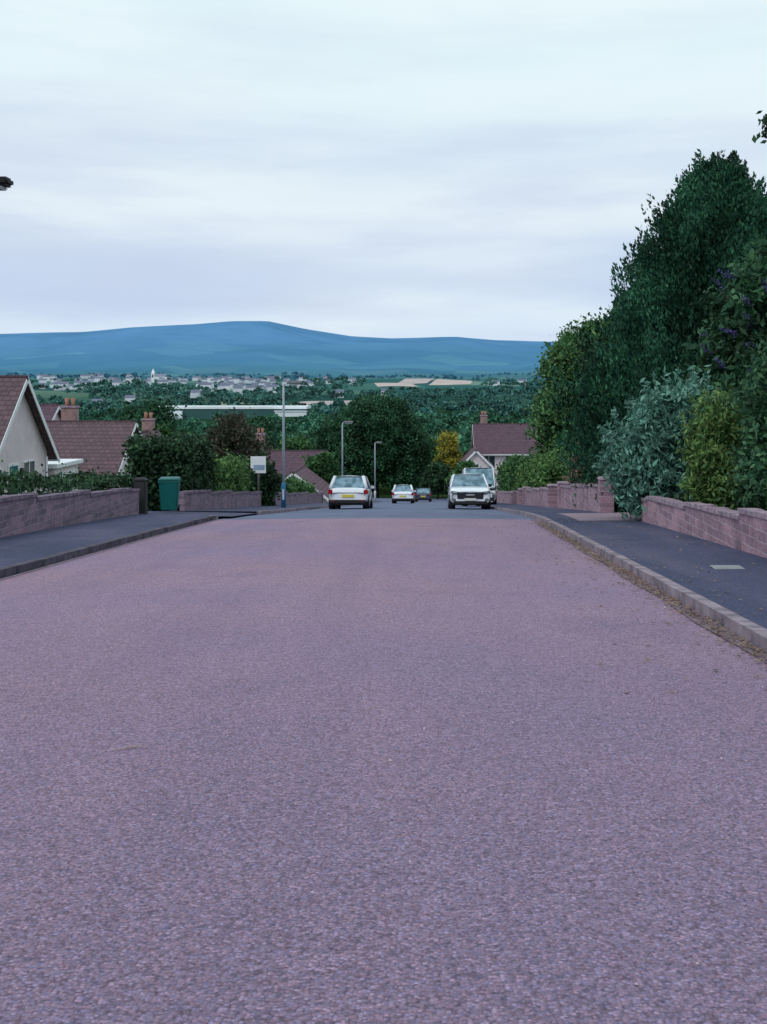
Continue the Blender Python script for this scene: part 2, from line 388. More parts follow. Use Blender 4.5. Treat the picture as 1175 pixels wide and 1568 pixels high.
L_gold=leafmat('leaf_golden',[(.22,.20,.03),(.40,.34,.05),(.10,.14,.035)],(.6,1.2),.8)
L_brown=leafmat('leaf_coppery',[(.05,.05,.045),(.09,.075,.055),(.04,.08,.05)],(.6,1.4),.5)
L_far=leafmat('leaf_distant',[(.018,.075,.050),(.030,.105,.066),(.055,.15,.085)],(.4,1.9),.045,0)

hedge('front_hedge',-9.6,-8.5,9,29.5,1.12,19000,.06,L_dark,1,.06,.10)
hedge('tall_hedge',-10.6,-8.5,36.2,40.5,2.5,9000,.10,L_dark,2,.10,.12)
hedge('garden_hedge',-9.6,-8.45,41,47.6,1.9,7000,.10,L_lime,3,.13,.15)
hedge('garden_hedge',-9.9,-8.5,48,52,1.7,4000,.12,L_dark,4,.1)
hedge('garden_hedge',-9.4,-8.5,56,75,1.2,6000,.14,L_mid,5,.15)
hedge('clipped_hedge',5.4,7.2,52,66,2.3,9000,.12,L_lime,6,.12,.2)
hedge('clipped_hedge',5.4,7.6,68,84,2.8,7000,.16,L_mid,7,.17,.2)
hedge('garden_hedge',5.35,6.5,30.5,39,1.0,5000,.1,L_dark,8,.1)

def conifer(name,loc,profile,n,leaf,mat,seed,peaks):
    rng=np.random.default_rng(seed); e=empty(name,loc)
    hs=[p[0] for p in profile]; rs=[p[1] for p in profile]
    top=max(hs); k=n//34
    h=rng.uniform(0,1,k)**1.1*top; th=rng.uniform(0,2*math.pi,k)
    R=np.interp(h,hs,rs)*rng.uniform(.74,1.10,k)
    R*=1+.12*np.sin(th*5+h*1.3)+.10*np.sin(th*9-h*2)
    c=np.stack([R*np.cos(th),R*np.sin(th),h],1)
    outv=np.stack([np.cos(th)*.45,np.sin(th)*.45,np.full(k,1.0)],1)
    t=rng.uniform(0,1,(k,34,1)); spread=(1-t)*.22+.025
    P=c[:,None,:]+outv[:,None,:]*t*rng.uniform(.35,1.15,(k,1,1))+rng.normal(size=(k,34,3))*spread
    D=np.repeat(outv,34,axis=0)
    quads=[leafquads(P.reshape(-1,3),leaf,rng,.3,2.3,D,.5)]
    for (dx,dy,z,hh,r) in peaks:
        m_=900; t=rng.random((m_,1))**1.3; a=rng.uniform(0,6.28,(m_,1))
        q=np.concatenate([dx+np.cos(a)*r*(1-t)*rng.random((m_,1))**.5,dy+np.sin(a)*r*(1-t)*rng.random((m_,1))**.5,z+t*hh],1)
        quads.append(leafquads(q,leaf,rng,1.0,2.2))
    quads_np('foliage',np.concatenate(quads),mat,e)
    V=[];F=[];S=20
    for i,hh in enumerate(hs):
        for s in range(S):
            r=rs[i]*.74*(1+.12*math.sin(s*2.3+i)); V.append((r*math.cos(s/S*6.283),r*math.sin(s/S*6.283),hh*.96))
    for i in range(len(hs)-1):
        for s in range(S): F.append((i*S+s,i*S+(s+1)%S,(i+1)*S+(s+1)%S,(i+1)*S+s))
    mesh_obj('inner_foliage',V,F,core,e,True)
    tube('trunk',[(0,0,-.4),(0,0,top*.5),(0,0,top*.96)],[.35,.22,.04],bark,e)
    return e
zc=zr(35)
conifer('conifer_tree',(9.5,35,zc),[(0.1,3.4),(1.6,4.25),(3,4.15),(4.9,3.5),(6.8,2.75),(8.4,2.05),(9.6,1.35),(10.5,.6),(11.1,.12)],160000,.068,L_con,3,
   [(-.1,0,10.5,1.6,.5),(-.7,-.5,9.8,1.2,.35),(.75,-.4,9.5,1.4,.4),(-1.25,-.2,8.7,1.1,.35),(1.35,0,8.7,1.3,.4),(-1.8,-.5,7.7,1.1,.35),(1.9,-.4,7.8,1.1,.4),(-2.3,-.6,6.5,1.1,.35),(-2.8,-.6,5.3,1.0,.35),(-3.3,-.6,4.0,1.0,.35)])
def buddleia():
    rng=np.random.default_rng(77); g=zr(25)
    e=empty('buddleia_shrub',(9.7,27.2,g))
    ells=[(0,0,4.6,2.4,2.0,2.4),(-.9,-.5,2.6,2.2,1.8,2.2),(1.1,-.2,6.1,1.7,1.6,1.3),(1.8,.2,3.2,2.2,2,2.6)]
    P=ell_points(ells,1100,46,.5,rng,.7); quads_np('foliage',leafquads(P,.105,rng,.1,2.4),L_bud,e)
    blob('inner_foliage',ells,.7,core,e)
    fl=[]
    for i in range(230):
        el=ells[rng.integers(0,4)]; d=rng.normal(size=3); d[1]=-abs(d[1]); d/=np.linalg.norm(d)
        c=np.array(el[:3])+d*np.array(el[3:])*1.04
        ax=d*.6+np.array([0,0,.1]); ax/=np.linalg.norm(ax)
        t=rng.random((40,1)); q=c+ax*t*.38+rng.normal(size=(40,3))*.045*(1.1-t); fl.append(q)
    fl=np.concatenate(fl); quads_np('flower_spikes',leafquads(fl,.045,rng,0,1.1),L_flo,e)
    for i in range(8):
        el=ells[i%4]; x=rng.normal()*.6; tube('cane_%d'%i,[(x*.3,0,-.3),(x,-.2,1.8),(el[0]+x,el[1],el[2])],[.06,.045,.02],bark,e,6)
buddleia()
def shrub(name,loc,ells,nsub,nleaf,subr,leaf,mat,seed,up=.5,elong=2.4,shoots=0):
    e=tree(name,loc,ells,nsub,nleaf,subr,leaf,mat,0,0,seed,up,elong,.6)
    rng=np.random.default_rng(seed+500)
    for i in range(6):
        el=ells[i%len(ells)]; tube('stem_%d'%i,[(el[0]*.3,el[1]*.3,-.3),(el[0]*.7,el[1]*.7,el[2]*.6),(el[0]+rng.normal()*.2,el[1],el[2]+el[5]*.5)],[.04,.03,.01],bark,e,5)
    if shoots:
        Q=[]
        for i in range(shoots):
            el=ells[rng.integers(0,len(ells))]; d=rng.normal(size=3); d[2]=abs(d[2])+.3; d/=np.linalg.norm(d)
            c=np.array(el[:3])+d*np.array(el[3:])*.9; t=rng.random((26,1)); Q.append(c+(d*.5+np.array([0,0,.4]))*t*.75+rng.normal(size=(26,3))*.05)
        quads_np('shoots',leafquads(np.concatenate(Q),leaf,rng,up,elong),mat,e)
    return e
shrub('grey_leaved_shrub',(5.9,25.2,zr(25)),[(-.35,0,1.2,1.1,1.0,1.2),(0.1,0,2.3,1.1,.9,1.0),(-.9,.2,1.5,.8,.8,.8),(.9,0,1.6,.8,.8,1.3)],800,46,.30,.062,L_grey,21,.5,2.8,110)
shrub('yellow_green_shrub',(6.45,22.2,zr(22)),[(-.2,0,1.1,.75,.7,1.1),(.35,.1,1.5,.75,.6,1.1),(-.45,0,1.9,.45,.5,.6)],620,46,.26,.052,L_ylw,22,.9,2.8,80)
shrub('dark_shrub',(6.35,18.4,zr(18)),[(0,0,1.0,.85,1.2,1.0),(.25,.5,2.1,.85,1.2,.9)],620,46,.32,.058,L_bud,23,.3,2.2,50)
shrub('dark_shrub',(7.5,21.5,zr(21)),[(0,.2,1.4,1.0,1.6,1.5),(.2,.5,2.9,.9,1.2,1.2)],620,46,.32,.066,L_bud,25,.3,2.2,50)
shrub('dark_shrub',(6.8,31.5,zr(31)),[(0,0,.9,1.6,1.2,1.1),(1.6,-.5,1.0,1.5,1.2,1.2)],420,40,.35,.09,L_dark,24,.3,2,20)
shrub('flowering_shrub',(6.6,43.5,zr(43)),[(0,0,1.4,.9,.9,1.1)],160,36,.3,.10,leafmat('leaf_pinkish',[(.3,.13,.14),(.05,.1,.05),(.06,.12,.05),(.35,.16,.16)],(.7,1.2)),26,.3,1.6,20)
shrub('dark_shrub',(-8.9,51.5,zr(51)),[(0,0,1.0,1.3,1.2,1.3)],260,40,.3,.10,L_dark,27,.3,2,20)
tree('broadleaf_tree',(8.6,60,zr(60)),[(0,0,7.6,2.2,2.2,2.4),(-1.3,0,5.2,1.7,2,1.9),(1.6,0,6.5,2.4,2,2.6),(-.7,-.3,3.1,1.9,1.8,1.7),(.7,0,9.4,1.6,1.5,1.4),(2.4,0,4.2,2.4,2,2.4),(2.2,0,10.0,1.4,1.5,1.2),(-.9,0,8.3,1.0,1,1.0)],1100,46,.65,.15,L_broad,5.5,.25,31,corescale=.5)
tree('oak_tree',(-7.2,131,zr(131)),[(0,0,8.6,4.6,4,4.0),(-4.2,0,6.4,3.3,3,3.6),(3.9,0,6.2,3.2,3,3.6),(1.5,0,10,3,3,2.4),(-1.8,-1,5,4,3,3.6),(-4.5,-.5,3.4,2.4,2,2.6),(3.5,-.5,3.4,3,2,2.8)],1300,62,1.0,.20,L_oak,5,.4,32,corescale=.7)
tree('golden_tree',(1.9,124,zr(124)),[(0,0,6.4,1.2,1.2,1.4),(-.3,0,4,1.4,1.2,1.3),(.8,0,4.6,.9,.9,1.1),(.4,0,2.3,1.2,1,1.1)],130,60,.6,.16,L_gold,4,.12,33,corescale=0)
tree('coppery_tree',(-14.6,76,zr(76)),[(0,0,4.8,1.4,1.4,1.9),(1.2,0,3.6,1.1,1.1,1.4),(-1.2,0,3.6,1.1,1.1,1.5)],260,50,.6,.13,L_brown,3,.15,34,corescale=.4)
for i,(x,y,s,mt) in enumerate([(-22,128,1.0,L_oak),(-15.5,118,.7,L_mid),(-30,110,1.1,L_oak),(8,150,1.0,L_oak),(20,150,1.1,L_mid),(-1.5,150,.9,L_mid),(15.5,95,.8,L_mid),(-36,84,.95,L_oak),(3.4,108,.42,L_mid),(0.6,118,.42,L_dark),(-25,92,.7,L_mid),(-9.8,92,.45,L_mid),(-17.5,104,.6,L_brown),(-28,140,.9,L_mid)]):
    tree('garden_tree',(x,y,zr(y)),[(0,0,6.4*s,3.0*s,3*s,3.2*s),(1.9*s,0,4.6*s,2.5*s,2*s,2.4*s),(-2.0*s,0,4.4*s,2.4*s,2*s,2.4*s),(.8*s,-.5,8.2*s,1.6*s,1.5*s,1.5*s)],300,52,.95*s,.21,mt,4*s,.25*s,100+i,corescale=.6)
tree('overhanging_tree',(7.4,12.5,zr(12.5)),[(-.6,0,5.4,1.9,1.8,.9),(.6,.4,6.8,2.2,2,1.4),(-3.0,-.2,5.45,.62,.5,.40)],320,40,.2,.055,L_dark,5,.16,41,corescale=0)

# ------------------------------------------------------------------ distant woodland
def woodland(name,n,ymin,ymax,k,seed,szk,mat,halfang=.47,skip=None,power=1.0,hr=(7,13)):
    rng=np.random.default_rng(seed); Q=[];S=[]
    cnt=0
    while cnt<n:
        y=ymin*(ymax/ymin)**(rng.random()**power); x=rng.uniform(-halfang,halfang*.6)*y
        if skip and skip(x,y): continue
        cnt+=1
        h=rng.uniform(*hr)*(1+.3*mnoise.noise(Vector((x*.02,y*.02,3)))); r=h*rng.uniform(.38,.66); z=zt(x,y)
        d=rng.normal(size=(k,3)); d/=np.linalg.norm(d,axis=1,keepdims=True); d[:,2]=np.abs(d[:,2])*1.25-.35
        rr=rng.uniform(.65,1.08,(k,1))
        P=np.array([x,y,z+h*.55])+d*rr*np.array([r,r,h*.45]); Q.append(P); S.append(np.full(k,r*szk))
    Q=np.concatenate(Q); S=np.concatenate(S)
    return quads_np(name,leafquads(Q,S,rng,.2,1.3),mat)
def u_of(x,y): return 663+1600*x/y
def skipf(x,y):
    u=u_of(x,y)
    if 1080<y<1330 and 225<u<480: return True
    if 2150<y<3000 and 560<u<740: return True
    if 1420<y<1750 and 440<u<545: return True
    if y>1500 and mnoise.noise(Vector((x*.006,y*.003,9)))>.14: return True
    if y>2350 and 60<u<480: return random.random()<.75
    return False
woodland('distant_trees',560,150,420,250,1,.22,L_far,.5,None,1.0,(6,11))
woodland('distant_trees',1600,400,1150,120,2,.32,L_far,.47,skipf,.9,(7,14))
woodland('distant_trees',2000,1100,2900,50,3,.48,leafmat('leaf_far_hazed',[(.025,.092,.09),(.040,.12,.108),(.07,.165,.13)],(.5,1.8),.03,0),.47,skipf,.75,(8,14))  # blue-green leaf tint carries aerial haze in the colour
woodland('distant_trees',420,2900,3350,24,4,.65,leafmat('leaf_farthest_hazed',[(.04,.13,.20),(.05,.15,.23),(.06,.17,.25)],(.8,1.2),.004,0),.47,None,.9,(8,12))  # stronger blue in these leaves: distance haze put into the colour
def field(x0,x1,y0,y1,mat,skew=0):
    yy=[v for v in ys if y0<=v<=y1]; nx=12; V=[];F=[]
    for j,y in enumerate(yy):
        for i in range(nx+1):
            x=x0+(x1-x0)*i/nx+skew*j; V.append((x,y,zt(x,y)+.5))
    for j in range(len(yy)-1):
        for i in range(nx):
            a=j*(nx+1)+i; F.append((a,a+1,a+nx+2,a+nx+1))
    mesh_obj('field',V,F,mat)
tan=simple('stubble_field',(.50,.42,.42),(.34,.32,.32),.02,1,0,0,0); tan2=simple('pasture_field',(.34,.38,.27),(.22,.30,.22),.02,1,0,0,0); tan3=simple('hay_field',(.56,.46,.44),(.40,.35,.33),.02,1,0,0,0)
field(-120,-30,2300,2600,tan3,-10); field(-10,95,2600,2900,tan3,8); field(-100,-15,2700,2900,tan,12); field(-205,-128,1500,1700,tan,4); field(-330,-250,1500,1700,tan2,4)

# ------------------------------------------------------------------ buildings
render=simple('render_cream',(.78,.68,.70),(.62,.55,.58),1.5,.9,.1)
white=simple('white_paint',(.82,.84,.88),(.72,.74,.78),3,.5)
def rooftile(name,axis,c1,c2):
    return masonry(name,axis,c1,c2,tuple(x*.4 for x in c1),.33,.2,.018,.9,tuple(x*.6 for x in c1))
RTx=rooftile('roof_tiles_x',0,(.15,.088,.105),(.105,.064,.082)); RTy=rooftile('roof_tiles_y',1,(.15,.08,.105),(.105,.06,.085))
RTp=rooftile('roof_tiles_purple',0,(.13,.072,.10),(.095,.055,.085))
glass,ntg,bg=new_mat('window_glass'); bg.inputs['Base Color'].default_value=(.03,.045,.06,1); setin(bg,Roughness=.08); bg.inputs['Specular IOR Level'].default_value=.7
brick_o=masonry('chimney_brick',0,(.38,.20,.19),(.28,.15,.15),(.34,.3,.3),.22,.075,.01)
brick_d=masonry('chimney_brick_dark',0,(.24,.15,.18),(.18,.11,.14),(.28,.25,.27),.22,.075,.01)
terra=simple('chimney_pot',(.40,.19,.14),None,6,.8)
teal=simple('teal_paint',(.01,.14,.15),(.008,.10,.11),4,.4)
darkgap=simple('dark_opening',(.01,.01,.014),None,2,.6)
def chimney(e,x,y,z0,z1,mat,pots=2,w=.55,d=.8):
    box('chimney_stack',x-w/2,x+w/2,y-d/2,y+d/2,z0,z1,mat,e); box('chimney_cap',x-w/2-.07,x+w/2+.07,y-d/2-.07,y+d/2+.07,z1+.002,z1+.13,cop,e,.02)
    for i in range(pots):
        xx_=x+(i-(pots-1)/2)*.38; tube('chimney_pot_%d'%(i+1),[(xx_,y,z1+.12),(xx_,y,z1+.3),(xx_,y,z1+.6)],[.14,.11,.14],terra,e,10)
def slab(name,quad,th,mat,e):
    q=[Vector(p) for p in quad]; n=(q[1]-q[0]).cross(q[3]-q[0]).normalized()
    if n.z<0: n=-n
    V=q+[p+n*th for p in q]
    return mesh_obj(name,V,[(0,1,2,3),(4,5,6,7),(0,1,5,4),(1,2,6,5),(2,3,7,6),(3,0,4,7)],mat,e)
def window(e,face,a0,a1,z0,z1,pos,mull=2,fm=None):
    fm=fm or white
    def bx(nm,a,b_,c,d,o0,o1,m):
        if face=='x': box(nm,pos+o0,pos+o1,a,b_,c,d,m,e)
        else: box(nm,a,b_,pos-o1,pos-o0,c,d,m,e)
    bx('window_glass',a0,a1,z0,z1,-.05,.012,glass)
    t=.07
    bx('frame_b',a0-t,a1+t,z0-t,z0,-.04,.05,fm); bx('frame_t',a0-t,a1+t,z1,z1+t,-.04,.05,fm)
    bx('frame_l',a0-t,a0,z0,z1,-.04,.045,fm); bx('frame_r',a1,a1+t,z0,z1,-.04,.045,fm)
    for i in range(1,mull):
        am=a0+(a1-a0)*i/mull; bx('mullion_%d'%i,am-.03,am+.03,z0,z1,-.03,.04,fm)
    bx('sill',a0-.12,a1+.12,z0-t-.06,z0-t-.003,-.03,.1,fm)
def gable_house(name,x0,x1,y0,y1,zg,ze,zrdg,axis,wallm,roofm,ov=.35,base_drop=1.2):
    cx,cy=(x0+x1)/2,(y0+y1)/2; e=empty(name,(cx,cy,zg)); X,Y=(x1-x0)/2,(y1-y0)/2; H=ze-zg; R=zrdg-zg
    if axis=='x':
        V=[(-X,-Y,-base_drop),(X,-Y,-base_drop),(X,Y,-base_drop),(-X,Y,-base_drop),(-X,-Y,H),(X,-Y,H),(X,Y,H),(-X,Y,H),(-X,0,R-.05),(X,0,R-.05)]
        F=[(0,1,5,4),(2,3,7,6),(1,2,6,9,5),(3,0,4,8,7),(4,5,9,8),(6,7,8,9)]
        s=(R-H)/Y
        for sg in (-1,1):
            slab('roof_slope_%d'%(sg+2),[(-X-ov,sg*(Y+ov),H-ov*s),(X+ov,sg*(Y+ov),H-ov*s),(X+ov,0,R),(-X-ov,0,R)],.09,roofm,e)
            for xe in (-X-ov-.03,X+ov+.005):
                slab('bargeboard',[(xe,sg*(Y+ov),H-ov*s-.17),(xe+.03,sg*(Y+ov),H-ov*s-.17),(xe+.03,0,R-.17),(xe,0,R-.17)],.2,white,e)
            box('gutter',-X-ov,X+ov,sg*(Y+ov+.06)-.05,sg*(Y+ov+.06)+.05,H-ov*s-.08,H-ov*s+.03,white,e)
        box('ridge_tiles',-X-ov,X+ov,-.11,.11,R+.02,R+.15,roofm,e,.03)
    else:
        V=[(-X,-Y,-base_drop),(X,-Y,-base_drop),(X,Y,-base_drop),(-X,Y,-base_drop),(-X,-Y,H),(X,-Y,H),(X,Y,H),(-X,Y,H),(0,-Y,R-.05),(0,Y,R-.05)]
        F=[(0,1,5,8,4),(2,3,7,9,6),(1,2,6,5),(3,0,4,7),(4,8,9,7),(5,6,9,8)]
        s=(R-H)/X
        for sg in (-1,1):
            slab('roof_slope_%d'%(sg+2),[(sg*(X+ov),-Y-ov,H-ov*s),(sg*(X+ov),Y+ov,H-ov*s),(0,Y+ov,R),(0,-Y-ov,R)],.09,roofm,e)
            for ye in (-Y-ov-.03,Y+ov+.005):
                slab('bargeboard',[(sg*(X+ov),ye,H-ov*s-.17),(sg*(X+ov),ye+.03,H-ov*s-.17),(0,ye+.03,R-.17),(0,ye,R-.17)],.2,white,e)
            box('gutter',sg*(X+ov+.06)-.05,sg*(X+ov+.06)+.05,-Y-ov,Y+ov,H-ov*s-.08,H-ov*s+.03,white,e)
        box('ridge_tiles',-.11,.11,-Y-ov,Y+ov,R+.02,R+.15,roofm,e,.03)
    mesh_obj('walls',V,F,wallm,e)
    return e
zg=zr(45.4)
h1=gable_house('cream_bungalow',-32,-18,42.0,48.8,zg,-1.65,1.75,'x',render,RTx,.4)
X1=7
window(h1,'x',.55,1.8,.75,2.0,X1,2)
box('door',X1-.05,X1+.04,-1.0,-.1,-.3,1.95,teal,h1); box('door_frame',X1-.05,X1+.03,-1.12,.02,-.3,2.06,white,h1)
window(h1,'x',-2.6,-1.8,.6,1.9,X1,1)
box('porch_light',X1,X1+.15,.15,.3,1.55,1.8,darkgap,h1,.02)
for i in range(3): window(h1,'y',-5+i*4,-3.4+i*4,.8,2.0,-3.4,2)
tube('downpipe',[(X1+.06,3.2,-.5),(X1+.06,3.2,2.1)],[.05,.05],white,h1)
chimney(h1,3.2,2.6,3.0,5.2,brick_d,2,.9,.7)
ph=empty('garage_annex',(-19,50.9,zr(51)))
box('walls',-2.5,1.2,-1.7,1.6,-1,2.1,render,ph); box('flat_roof',-2.7,1.4,-1.9,1.8,2.102,2.3,white,ph,.02); box('garage_door',1.17,1.23,-1.2,1.1,-.4,1.85,white,ph)
window(ph,'y',-.6,.6,.8,1.7,-1.7,2)
zg=zr(63)
h2=gable_house('cream_bungalow',-31,-18.2,59.4,66.2,zg,-3.4,-.85,'x',render,RTx,.4)
window(h2,'x',-1.6,-.3,.8,2.0,6.4,2); window(h2,'x',.8,1.9,.8,2.0,6.4,2)
for i in range(3): window(h2,'y',-4+i*3.6,-2.3+i*3.6,.9,2.0,-3.4,2)
chimney(h2,2.4,1.2,3.5,5.9,brick_o,2,.85,.7)
h3=gable_house('brown_roofed_house',-35,-27.0,70,79,zr(74),-3.2,-.1,'x',render,RTp,.4)
chimney(h3,1.0,0,4.5,8.2,brick_d,3,.8,1.2)
h3b=gable_house('brown_roofed_house',-24,-19.5,74,82,zr(78),-4.6,-2.2,'y',render,RTy,.4)
chimney(h3b,.0,2,4,6.2,brick_o,2,.8,.8)
h4=gable_house('dark_roofed_bungalow',-19.5,-10.2,94,101,zr(97),-7.2,-4.9,'x',render,RTp,.4)
chimney(h4,-1.2,0,3.5,6.3,brick_o,2,.7,1.0); window(h4,'y',-3.5,-1.9,.8,2,-3.5,2); window(h4,'y',1,3,.8,2,-3.5,2)
h4b=gable_house('dark_roofed_bungalow',-13.4,-8.6,83,89,zr(86),-7.4,-5.6,'y',render,RTy,.35)
window(h4b,'y',-1,1,.8,2,-3,2)
zg=-11.9
h5=gable_house('hillside_house',5.4,15.2,124,132,zg,-6.6,-3.6,'x',render,RTp,.5)
for a,b_ in ((-4.3,-2.9),(-1.6,.4),(2.4,4.2)):
    window(h5,'y',a,b_,3.3,4.7,-4,2); window(h5,'y',a,b_,.7,2.2,-4,2)
chimney(h5,-4.0,.5,7,9.3,brick_o,2,.8,1.2)
h5b=gable_house('hillside_house',3.4,6.4,117.5,123,-11.4,-7.6,-6.1,'y',render,RTy,.35)
window(h5b,'y',-.9,.9,2.0,3.3,-2.75,2)
h6=gable_house('hillside_house',11.3,16,100,108,zr(104),-6.5,-4.6,'y',render,RTy,.4)
window(h6,'y',-1.2,1.2,1.2,2.5,-4,3)
# warehouse
wh=empty('warehouse',(-276,1215,zt(-276,1215)))
metal=simple('warehouse_cladding',(.82,.86,.90),(.70,.75,.80),.05,.6)
zt0=(585-624)/1600*1200+EYE-zt(-276,1215)
box('main_hall',-45,128,0,40,-15,zt0-2,simple('cladding_teal',(.04,.12,.12),None,.05,.7),wh); box('roof_band',-47,130,-1,42,zt0-1.99,zt0+1.0,metal,wh)
box('office_block',-38,-14,-6,-1.5,-15,zt0-4,metal,wh); box('white_end',94,130,-8,-1.5,-15,zt0-5,metal,wh); box('end_roof',93,131,-9,-1.2,zt0-4.9,zt0-4,metal,wh)
box('low_shed',-32,-18,-30,-7,-15,zt0-9,metal,wh)
def town(name,lst,wallm,roofm):
    e=empty(name,(0,0,0)); V=[];F=[];V2=[];F2=[]
    for (x,y,w,d,h,z,a) in lst:
        ca,sa=math.cos(a),math.sin(a); P=lambda u,v,ww:(x+u*ca-v*sa,y+u*sa+v*ca,z+ww)
        b=len(V); V+=[P(-w,-d,-8),P(w,-d,-8),P(w,d,-8),P(-w,d,-8),P(-w,-d,h),P(w,-d,h),P(w,d,h),P(-w,d,h),P(-w,0,h+d*.7),P(w,0,h+d*.7)]
        F+=[(b,b+1,b+5,b+4),(b+1,b+2,b+6,b+9,b+5),(b+2,b+3,b+7,b+6),(b+3,b,b+4,b+8,b+7)]
        c=len(V2); V2+=[P(-w-.5,-d-.6,h-.4),P(w+.5,-d-.6,h-.4),P(w+.5,0,h+d*.7+.3),P(-w-.5,0,h+d*.7+.3),P(-w-.5,d+.6,h-.4),P(w+.5,d+.6,h-.4)]
        F2+=[(c,c+1,c+2,c+3),(c+3,c+2,c+5,c+4)]
    mesh_obj('walls',V,F,wallm,e); mesh_obj('roofs',V2,F2,roofm,e)
lst=[]
def addh(u,y,w,d,h,dz=3):
    x=(u-663)/1600*y; lst.append((x,y,w,d,h,zt(x,y)+dz,random.choice([0,.3,-.4,.15,.1])))
for i in range(150):
    addh(random.choice([random.gauss(395,42),random.gauss(115,45),random.gauss(330,90)]),random.uniform(2300,3050),random.uniform(4,9),random.uniform(3.5,5),random.uniform(4,7),random.uniform(1,6))
for u,y,w in ((318,2150,13),(392,2120,18),(418,2130,14),(128,2250,18),(95,2200,14),(450,2300,12),(250,2300,11),(345,2200,10),(180,2200,9),(365,2050,9)): addh(u,y,w,6,7.5,5)
for u,y,w in ((760,2500,9),(800,2600,12),(540,2500,8),(520,1900,8),(590,2000,7),(300,1700,7),(200,1600,7),(150,1500,7)): addh(u,y,w,5,5,6)
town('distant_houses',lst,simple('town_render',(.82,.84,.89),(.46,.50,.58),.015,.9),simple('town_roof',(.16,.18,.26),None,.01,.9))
ch=empty('church',((237-663)/1600*2600,2600,zt(-692,2600)))
tw=(585-567)/1600*2600+EYE-ch.location.z
box('nave',0,30,-5,5,-8,tw*.48,white,ch); box('tower',-6,1,-5.5,4,-8,tw*.8,white,ch); box('belfry_opening',-4,-1,-5.6,-5.4,tw*.4,tw*.65,darkgap,ch)
mesh_obj('spire',[(-6,-5.5,tw*.8),(1,-5.5,tw*.8),(1,4,tw*.8),(-6,4,tw*.8),(-2.5,-.7,tw*1.15)],[(0,1,4),(1,2,4),(2,3,4),(3,0,4)],white,ch)
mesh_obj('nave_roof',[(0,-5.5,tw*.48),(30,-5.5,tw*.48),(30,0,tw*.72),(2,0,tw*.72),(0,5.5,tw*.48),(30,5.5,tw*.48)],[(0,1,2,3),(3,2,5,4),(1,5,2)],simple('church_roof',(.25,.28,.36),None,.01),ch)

# ------------------------------------------------------------------ street lamps
galv=simple('galvanised_steel',(.62,.68,.74),(.5,.55,.6),6,.45,0,.2)
bluep=simple('blue_paint',(.03,.16,.34),(.02,.12,.26),5,.5)
lens=simple('lamp_lens',(.5,.52,.55),None,5,.3)
def lamp(x,y,h,arm,base=None,head_m=None,k=1.0):
    e=empty('street_lamp',(x,y,zr(y)+.11))
    tube('base_section',[(0,0,-.2),(0,0,1.0),(0,0,1.06)],[.095*k,.095*k,.06*k],base or galv,e,12)
    tube('pole',[(0,0,1.04),(0,0,h-.15),(.06*arm,0,h-.04),(.25*arm,0,h),(arm-.2*np.sign(arm) if abs(arm)>.6 else arm*.8,0,h+.03)],[.058*k,.045*k,.04*k,.036*k,.033*k],galv,e,10)
    hx=arm
    box('lamp_head',hx-.32,hx+.32,-.13,.13,h-.03,h+.10,head_m or simple('lamp_housing',(.25,.27,.3),None,5,.5),e,.04)
    box('lamp_glass',hx-.24,hx+.24,-.1,.1,h-.075,h-.025,lens,e,.02)
    box('access_door',-.04,.04,-.105,-.09,.35,.8,galv,e)
lamp(-6.27,44,5.25,.45,bluep); lamp(-6.0,69.6,5.4,.4,None,None,1.0); lamp(-6.0,109,6.1,.4,None,None,1.2); lamp(-7.75,15,5.42,1.38,None,darkgap)
# ------------------------------------------------------------------ wheelie bin
bingreen=simple('bin_green',(.008,.135,.125),(.006,.10,.10),5,.45)
wb=empty('wheelie_bin',(-7.85,31.2,zr(31.2)+.12),.15)
bm=bmesh.new(); bmesh.ops.create_cube(bm,size=1)
for v in bm.verts:
    t=v.co.z>0; v.co=Vector((v.co.x*(.58 if t else .46),v.co.y*(.72 if t else .5),.07 if not t else .96))
bmesh.ops.bevel(bm,geom=bm.edges[:],offset=.03,segments=2,affect='EDGES')
me=bpy.data.meshes.new('bin_body'); bm.to_mesh(me); bm.free(); me.materials.append(bingreen); o=bpy.data.objects.new('bin_body',me); COL.objects.link(o); o.parent=wb
box('lid',-.31,.31,-.39,.38,.965,1.03,bingreen,wb,.025,.94); box('rim',-.305,.305,-.37,.37,.90,.955,bingreen,wb,.01)
tube('handle',[(-.25,.42,.98),(.25,.42,.98)],[.02,.02],bingreen,wb)
for s in (-1,1): tube('wheel_%d'%(s+2),[(s*.2,.24,.1),(s*.27,.24,.1)],[.1,.1],darkgap,wb,16)
gp=empty('gate_post',(-8.1,29.0,zr(29.0))); box('post',-.16,.16,-.16,.16,-.2,1.05,simple('dark_timber',(.035,.035,.04),None,6,.8),gp,.02); box('post_cap',-.19,.19,-.19,.19,1.052,1.12,darkgap,gp,.02,.7)
sb=empty('property_sign',(-8.3,49.8,zr(49.8)),.1)
box('post',-.05,.05,-.05,.05,-.2,2.5,simple('sign_post',(.2,.18,.18),None,8,.8),sb,.01); box('board',-.36,.36,-.09,-.055,1.7,2.5,white,sb,.005); box('printed_panel',-.22,.3,-.098,-.092,1.85,2.1,simple('sign_blue',(.3,.42,.6),None,4,.5),sb)

